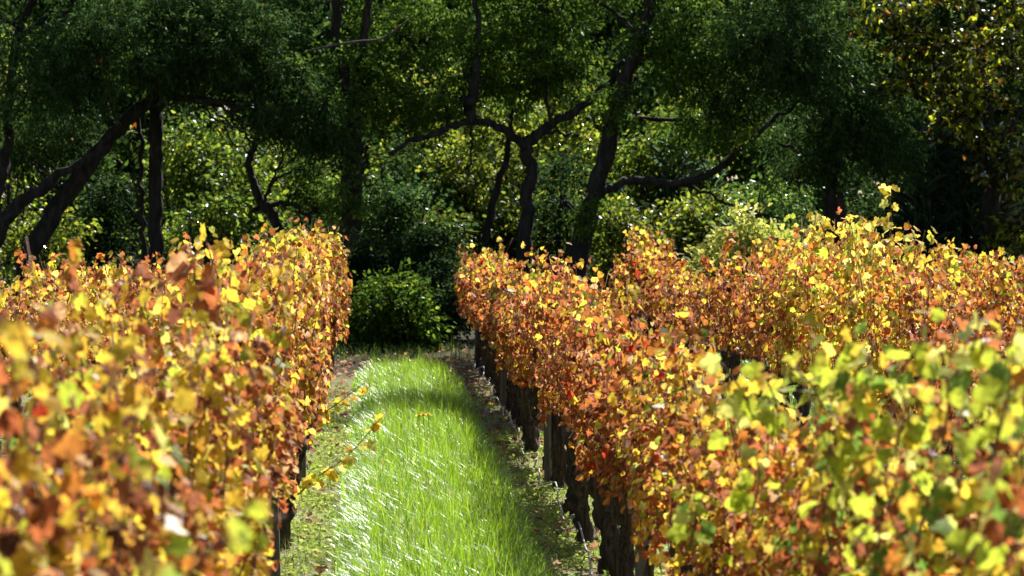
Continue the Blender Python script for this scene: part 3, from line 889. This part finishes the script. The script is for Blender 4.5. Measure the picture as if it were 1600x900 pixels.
tree('twisted_tree', 'dark Y-shaped trunk in the middle with a long limb reaching left', 'tree', gnd(815, 55),
     [(gnd(815, 55), .19)] + lim(55, (818, 410, 0, .17), (824, 330, 0, .155), (830, 260, 0, .15), (826, 222, 0, .15), (872, 188, 0, .1), (935, 150, 0, .08), (975, 95, 0, .06)),
     [lim(55, (828, 235, 0, .11), (800, 210, 0, .1), (770, 195, -.2, .085), (735, 190, -.4, .08), (690, 205, -.5, .07), (645, 218, -.6, .06), (608, 240, -.7, .04)),
      lim(55, (735, 190, -.4, .13), (733, 165, -.4, .15), (742, 130, -.4, .12), (745, 60, 0, .07), (740, -60, 0, .05)),
      lim(55, (735, 192, -.4, .04), (738, 230, -.4, .03), (732, 280, -.4, .02)),
      lim(55, (860, 192, 0, .05), (850, 140, .2, .04), (855, 90, .3, .03), (860, 20, .4, .025)),
      lim(55, (826, 222, 0, .06), (845, 205, 0, .06), (880, 210, -.3, .03), (905, 215, -.4, .02))],
     [cl(800, 70, 55.5, 90, 60, 1.2, 5000), cl(880, 40, 56, 90, 60, 1.2, 4600), cl(760, 130, 55.4, 60, 35, .8, 2400), cl(870, 120, 55.5, 60, 45, .8, 3500), cl(690, 160, 55, 60, 40, .8, 2200), cl(820, -50, 56, 170, 50, 1.6, 8000)],
     MIDG, None, seed=6, size=.10)
tree('slender_tree', 'slender slanting dark stem left of the Y-shaped trunk', 'tree', gnd(748, 58),
     [(gnd(748, 58), .12)] + lim(58, (754, 395, 0, .11), (770, 320, 0, .1), (792, 250, 0, .08), (800, 190, 0, .05), (805, 130, 0, .03)), [],
     [cl(790, 150, 58.5, 50, 40, .7, 1800)], SHRUB, None, mat=M_SLEAF, seed=7, size=.1)
tree('slender_tree', 'thin dark stem just left of the straight left trunk', 'tree', gnd(228, 56.5),
     [(gnd(228, 56.5), .08)] + lim(56.5, (226, 380, 0, .07), (222, 300, 0, .06), (224, 220, 0, .055), (215, 120, 0, .04), (205, 30, 0, .02)),
     [lim(56.5, (224, 330, 0, .03), (212, 290, -.2, .025), (208, 230, -.3, .015)), lim(56.5, (225, 350, 0, .03), (195, 310, -.2, .02), (180, 275, -.3, .012))],
     [cl(210, 100, 56.5, 40, 40, .6, 1500)], MIDG, None, seed=13, size=.1)
tall = [(gnd(895, 54.5), .3)] + lim(54.5, (905, 390, 0, .25), (935, 290, 0, .22), (955, 200, 0, .19), (985, 110, 0, .17), (1012, 20, 0, .15), (1040, -120, 0, .13))
tall += [(np.array([6.8, 52.0, 12.0]), .11), (np.array([8.7, 49.6, 19.0]), .06)]
tree('tall_tree', 'tall slanting dark trunk right of the middle with one big curved limb', 'tree', gnd(895, 54.5), tall,
     [lim(54.5, (940, 305, 0, .1), (965, 290, -.3, .095), (1000, 281, -.5, .09), (1060, 286, -.7, .085), (1110, 272, -.8, .08), (1150, 240, -.9, .07), (1200, 195, -1, .055), (1260, 150, -1, .03)),
      lim(54.5, (950, 225, 0, .08), (975, 160, .3, .06), (965, 110, .4, .05)), lim(54.5, (1000, 60, 0, .07), (960, 20, .3, .05), (900, -20, .5, .03)),
      lim(54.5, (1060, 286, -.7, .04), (1100, 300, -.6, .035), (1150, 325, -.5, .03), (1230, 345, -.4, .02)), lim(54.5, (1128, 262, -.8, .03), (1126, 235, -.8, .02))],
     [cl(1085, 90, 54.5, 85, 75, 1.2, 9000), cl(1100, 185, 55.6, 85, 50, .9, 5000), cl(1010, -40, 55, 130, 55, 1.5, 6000), cl(965, 165, 53.9, 38, 34, .3, 800), cl(915, 335, 53.9, 26, 40, .25, 600), cl(1015, 60, 53.9, 40, 30, .3, 700), cl(1150, 205, 53.2, 45, 24, .3, 700), ((8.8, 49.3, 20.0), (2.8, 1.4, 1.4), 17000), ((6.6, 56.6, 14.6), (3.4, 1.7, 1.5), 15000)],
     MIDG, None, seed=8, size=.10)
tree('round_crowned_tree', 'evergreen with a dense rounded crown and dark trunk at upper right', 'tree', gnd(1310, 54),
     [(gnd(1310, 54), .28)] + lim(54, (1308, 330, 0, .24), (1306, 240, 0, .22), (1300, 170, 0, .18), (1270, 90, 0, .12), (1240, 0, 0, .09), (1230, -100, 0, .05)),
     [lim(54, (1304, 200, 0, .1), (1340, 160, -.4, .08), (1380, 140, -.6, .04)), lim(54, (1300, 230, 0, .08), (1260, 240, -.4, .06), (1220, 225, -.6, .03))],
     [cl(1200, 70, 53, 105, 85, 1.3, 15000), cl(1275, 110, 52.8, 70, 80, 1.1, 10000), cl(1160, 140, 54.6, 70, 50, .9, 6500), cl(1330, 190, 53, 75, 62, 1.0, 8500), cl(1385, 225, 53.2, 60, 48, .9, 5000), cl(1250, 205, 55.4, 70, 48, .9, 5000), cl(1230, -40, 53.6, 120, 60, 1.4, 9000), cl(1290, 265, 53.6, 70, 35, .8, 3000)],
     DARKG, 'evergreen trees behind the vineyard', seed=9, size=.1, tpl=NARROW, droop=.7, spray=.46, jit=.05)
tree('autumn_tree', 'broadleaf tree with sparse yellow-green and orange leaves at the upper right corner', 'tree', gnd(1560, 55),
     [(gnd(1560, 55), .25)] + lim(55, (1560, 400, 0, .23), (1555, 250, 0, .2), (1540, 130, 0, .15), (1520, 20, 0, .1), (1500, -100, 0, .06)),
     [lim(55, (1550, 180, 0, .09), (1490, 120, -.4, .06), (1420, 60, -.8, .03)), lim(55, (1556, 260, 0, .08), (1590, 190, -.3, .06), (1640, 130, -.5, .04))],
     [cl(1390, 40, 54.2, 60, 55, .9, 605), cl(1470, 90, 54, 75, 75, 1.1, 1045), cl(1400, 130, 54, 45, 45, .7, 385), cl(1550, 70, 54.2, 70, 80, 1.1, 1210), cl(1540, 180, 54.2, 75, 60, 1.0, 1045), cl(1590, 260, 54.4, 45, 50, .8, 440), cl(1480, -40, 55, 140, 50, 1.4, 1375), cl(1590, 350, 54.4, 40, 45, .7, 385)],
     AUT, None, mat=M_SLEAF, seed=10, size=.15, tpl=OVAL, spray=.4, jit=.12, shell=.6)

tree('dark_tree', 'dark evergreen mass behind the autumn-leaved tree at the right edge', 'tree', gnd(1480, 59),
     [(gnd(1480, 59), .25)] + lim(59, (1480, 300, 0, .2), (1475, 150, 0, .16), (1480, 0, 0, .1), (1480, -120, 0, .05)), [],
     [cl(1430, 60, 58.5, 80, 70, 1.0, 5000), cl(1540, 50, 58.5, 90, 80, 1.0, 6000), cl(1500, 170, 58.5, 90, 60, 1.0, 5000), cl(1600, 150, 58.5, 80, 90, 1.0, 5000), cl(1500, -70, 59, 170, 70, 1.4, 8000), cl(1620, 300, 58.5, 60, 90, 1.0, 5000)],
     DARKG, 'evergreen trees behind the vineyard', seed=11, size=.11)
tree('dark_tree', 'tall dark evergreen just past the right edge of the photo', 'tree', gnd(1740, 58),
     [(gnd(1740, 58), .28)] + lim(58, (1740, 250, 0, .24), (1735, 50, 0, .18), (1730, -150, 0, .12), (1730, -300, 0, .06)), [],
     [cl(1720, 130, 58, 110, 90, 1.5, 9000), cl(1740, -20, 58, 130, 100, 1.6, 9000), cl(1720, -180, 58, 110, 100, 1.5, 8000)],
     DARKG, 'evergreen trees behind the vineyard', seed=12, size=.12)

# dead grey branch caught in the forked tree
db, _ = tube_obj('dead_branch', [at(478, 82, 53.5), at(520, 72, 53.4), at(560, 66, 53.3), at(600, 60, 53.4), at(640, 30, 53.6)], [.012, .022, .026, .022, .01], M_GREYBARK, None, sides=7, per=5)
tag(db, 'bare grey dead branch across the upper part of the forked trunk', 'branch')

# --- the undergrowth behind, where the sun comes through
US = [  # px, top py, distance, half width px, leaf count, colours, leaf size, label
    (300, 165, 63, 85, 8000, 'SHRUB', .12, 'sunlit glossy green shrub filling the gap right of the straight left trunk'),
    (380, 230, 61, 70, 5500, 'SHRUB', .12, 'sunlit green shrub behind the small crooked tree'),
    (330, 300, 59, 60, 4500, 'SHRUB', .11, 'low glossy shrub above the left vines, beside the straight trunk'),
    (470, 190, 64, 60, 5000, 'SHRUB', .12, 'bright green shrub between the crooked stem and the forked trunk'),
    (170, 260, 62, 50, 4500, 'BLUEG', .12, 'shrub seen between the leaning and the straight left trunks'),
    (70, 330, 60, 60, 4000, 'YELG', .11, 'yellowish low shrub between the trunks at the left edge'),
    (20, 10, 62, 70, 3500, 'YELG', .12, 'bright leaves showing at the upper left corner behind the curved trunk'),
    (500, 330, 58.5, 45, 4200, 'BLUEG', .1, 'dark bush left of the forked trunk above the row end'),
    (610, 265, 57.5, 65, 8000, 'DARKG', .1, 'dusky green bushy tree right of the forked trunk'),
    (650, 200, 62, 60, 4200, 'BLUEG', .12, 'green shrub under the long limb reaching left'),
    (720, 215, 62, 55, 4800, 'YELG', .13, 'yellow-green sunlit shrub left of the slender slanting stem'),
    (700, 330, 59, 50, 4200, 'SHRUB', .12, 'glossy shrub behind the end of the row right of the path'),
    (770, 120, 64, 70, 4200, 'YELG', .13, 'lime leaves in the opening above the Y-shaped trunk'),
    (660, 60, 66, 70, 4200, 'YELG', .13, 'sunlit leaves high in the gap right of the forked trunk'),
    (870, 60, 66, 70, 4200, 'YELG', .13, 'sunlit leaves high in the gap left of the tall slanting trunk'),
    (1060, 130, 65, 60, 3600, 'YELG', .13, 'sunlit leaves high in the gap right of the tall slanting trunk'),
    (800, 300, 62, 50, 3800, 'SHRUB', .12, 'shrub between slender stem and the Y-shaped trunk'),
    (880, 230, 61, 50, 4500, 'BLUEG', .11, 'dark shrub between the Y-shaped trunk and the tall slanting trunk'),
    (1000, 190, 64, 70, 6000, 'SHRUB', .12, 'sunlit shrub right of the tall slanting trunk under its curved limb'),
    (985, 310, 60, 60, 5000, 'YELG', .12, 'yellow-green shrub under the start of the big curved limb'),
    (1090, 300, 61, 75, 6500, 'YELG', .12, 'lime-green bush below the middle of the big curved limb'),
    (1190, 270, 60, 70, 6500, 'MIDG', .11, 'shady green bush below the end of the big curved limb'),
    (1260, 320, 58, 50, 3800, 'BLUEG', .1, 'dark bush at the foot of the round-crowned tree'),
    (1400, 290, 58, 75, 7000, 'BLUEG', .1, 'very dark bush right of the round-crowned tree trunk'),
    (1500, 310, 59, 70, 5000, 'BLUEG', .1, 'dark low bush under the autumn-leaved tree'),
]
for k, (px, py, d, hw, n, cn, s, lab) in enumerate(US):
    rng = np.random.default_rng(300 + k)
    cols = globals()[cn]
    sc_ = d / FPX
    zb = float(ground_z(at(px, 0, d)[0], d))
    ztop = at(px, py, d)[2]
    h = ztop - zb
    pyb = VY + (HCAM - zb) / sc_
    span = pyb - py
    m = 5
    clumps = []
    for q in range(m):
        fy = (q + .5) / m
        cx = px + rng.uniform(-.45, .45) * hw
        cyp = py + span * (0.12 + 0.7 * fy)
        clumps.append(cl(cx, cyp, d + rng.normal(0, .35), hw * rng.uniform(.62, .9), span / m * rng.uniform(.75, 1.05), hw * sc_ * .75, n / m))
    top = at(px + rng.uniform(-.2, .2) * hw, py + span * .2, d)
    b = gnd(px, d)
    stems = []
    for q in range(4):
        e = at(px + rng.uniform(-.95, .95) * hw, py + span * rng.uniform(-.05, .4), d - rng.uniform(.1, 1.0))
        stems.append([(b + np.array([rng.normal(0, .15), -.1, 0]), .03), ((b + e) / 2 + rng.normal(0, .18, 3), .024), (e, .008)])
    tree('shrub' if h < 3.2 else 'undergrowth_tree', lab, 'shrub' if h < 3.2 else 'tree', b, [(b, .07), ((b + top) / 2 + rng.normal(0, .1, 3), .05), (top, .02)], stems, clumps, cols,
         'undergrowth behind the front trees', mat=M_TLEAF if cn in ('BLUEG', 'DARKG') else M_SLEAF, seed=50 + k, size=s, tpl=OVAL if cn != 'BLUEG' else DIAMOND, spray=.55, jit=.13, shell=.55, up=.7, droop=.2, lumps=14)

# the bush that closes the path, low plants beside it, the pale bush at the end of the third row
b = gnd(612, 48.2)
tree('round_bush', 'dark green rounded bush closing the far end of the grass path', 'bush', b, [(b, .05), (b + np.array([0, 0, .5]), .04), (b + np.array([0.05, 0, 1.0]), .02)], [],
     [cl(600, 490, 48.2, 52, 50, .6, 5500), cl(640, 510, 48.4, 32, 38, .5, 2600), cl(570, 520, 48.4, 28, 30, .4, 1800), cl(620, 455, 48.5, 40, 28, .5, 2500)], BUSHG, None, mat=M_TLEAF, seed=90, size=.085, tpl=OVAL, spray=.4, jit=.08, reach=False, lumps=16)
b = gnd(690, 49.5)
tree('shrub', 'dark shrub behind the near tip of the right row at the path end', 'shrub', b, [(b, .05), (b + np.array([0, 0, .8]), .04), (b + np.array([0.05, 0, 1.6]), .02)], [],
     [cl(695, 470, 49.5, 45, 60, .6, 4500), cl(680, 400, 50.5, 45, 50, .6, 3800), cl(640, 400, 51.5, 45, 40, .6, 3000)], BLUEG, None, mat=M_TLEAF, seed=91, size=.09, spray=.25, reach=False)
b = gnd(540, 50.5)
tree('shrub', 'dark shrub behind the end of the row left of the path', 'shrub', b, [(b, .05), (b + np.array([0, 0, .8]), .04), (b + np.array([0.05, 0, 1.6]), .02)], [],
     [cl(535, 480, 50.5, 45, 60, .6, 4500), cl(560, 410, 51, 50, 50, .6, 4000), cl(500, 420, 51.5, 50, 50, .6, 3000)], BLUEG, None, mat=M_TLEAF, seed=92, size=.09, spray=.25, reach=False)
b = gnd(1165, 47.5)
tree('pale_bush', 'pale yellow-green bush behind the second row right of the path', 'bush', b, [(b, .05), (b + np.array([0, 0, .8]), .04), (b + np.array([0.05, 0, 1.6]), .02)], [],
     [cl(1165, 388, 47.5, 75, 45, .7, 4600), cl(1130, 430, 47.5, 50, 45, .6, 2500), cl(1215, 400, 47.5, 45, 45, .6, 2500)],
     [((0.36, 0.39, 0.08), 4), ((0.48, 0.46, 0.11), 4), ((0.26, 0.31, 0.05), 2)], None, mat=M_VLEAF, seed=93, size=.1, tpl=OVAL, spray=.25, reach=False)


# tall reeds showing between the crowns
def reeds(label, px, pyt, d, hw, n, seed):
    rng = np.random.default_rng(seed)
    b = gnd(px, d)
    root = thing('reed_clump', b, label, 'reeds', 'reed clumps among the trees')
    ht = at(px, pyt, d)[2] - b[2]
    w = hw * d / FPX
    parts = []
    for k in range(n):
        p0 = np.array([rng.uniform(-w, w), rng.uniform(-.6, .6), 0])
        h = ht * rng.uniform(.7, 1.0)
        V, F, C = tube([p0, p0 + (rng.normal(0, .05), 0, h * .5), p0 + (rng.normal(0, .15), 0, h)], [.012, .01, .004], sides=5, per=3, rng=rng)
        parts.append((V, F, np.tile([[.09, .15, .06]], (len(V), 1))))
        m = 16
        t = rng.uniform(.2, 1, m); a = rng.uniform(0, 6.28, m)
        pos = p0 + np.stack([np.zeros(m), np.zeros(m), t * h], -1)
        tip = norm(np.stack([np.cos(a), np.sin(a), rng.uniform(.7, 1.8, m)], -1))
        long = np.array([(0, 0, 0), (.02, .3, .02), (.018, .7, -.08), (0, 1, -.3), (-.018, .7, -.08), (-.02, .3, .02)])
        parts.append(scatter(long, OVAL[1], pos, tip, np.tile([[0, 0, 1.0]], (m, 1)) + rng.normal(0, .2, (m, 3)), rng.uniform(.5, .85, m), np.array([[.04, .07, .035]]) * rng.uniform(.7, 1.5, (m, 1))))
    v, f, c = join(parts)
    o = link('reed_stems', mesh_from('reed_stems', v, f, M_SLEAF, c), root); o['kind'] = 'stuff'


reeds('grey-green reeds at right, below the autumn-leaved tree', 1500, 190, 57, 75, 60, 1)
reeds('grey-green reeds seen through the opening above the big curved limb', 1080, 200, 63.5, 40, 14, 2)

# the deep wood behind everything: one dense mass
rng = np.random.default_rng(404)
parts = []
for k in range(69):
    px = -260 + (k % 23) * 94 + rng.uniform(-30, 30)
    row = k // 23
    d = 74 + row * 9 + rng.uniform(-2, 2)
    x = (px - VX) / FPX * d
    zb = float(ground_z(x, d))
    for (fz, rr, n) in ((1.6, 1.7, 520), (4.2, 1.9, 620), (7.0, 1.9, 580)) + (((9.6, 1.8, 520),) if row else ()) + (((12.4, 1.8, 480),) if row > 1 else ()):
        parts.append(clump_leaves((x + rng.normal(0, .4), d + rng.normal(0, .5), zb + fz), (2.4, 1.3, rr * 1.1), int(n * (1, 1.05, 1.3)[row]), .31 + .11 * row, DARKG if rng.random() < .6 else MIDG, rng, DIAMOND, spray=.6, jit=.16, shell=.6))
v, f, c = join(parts)
tag(link('deep_wood', mesh_from('deep_wood', v, f, M_TLEAF, c)), 'deep dark wood closing the view behind the trees', 'wood', kind='stuff')
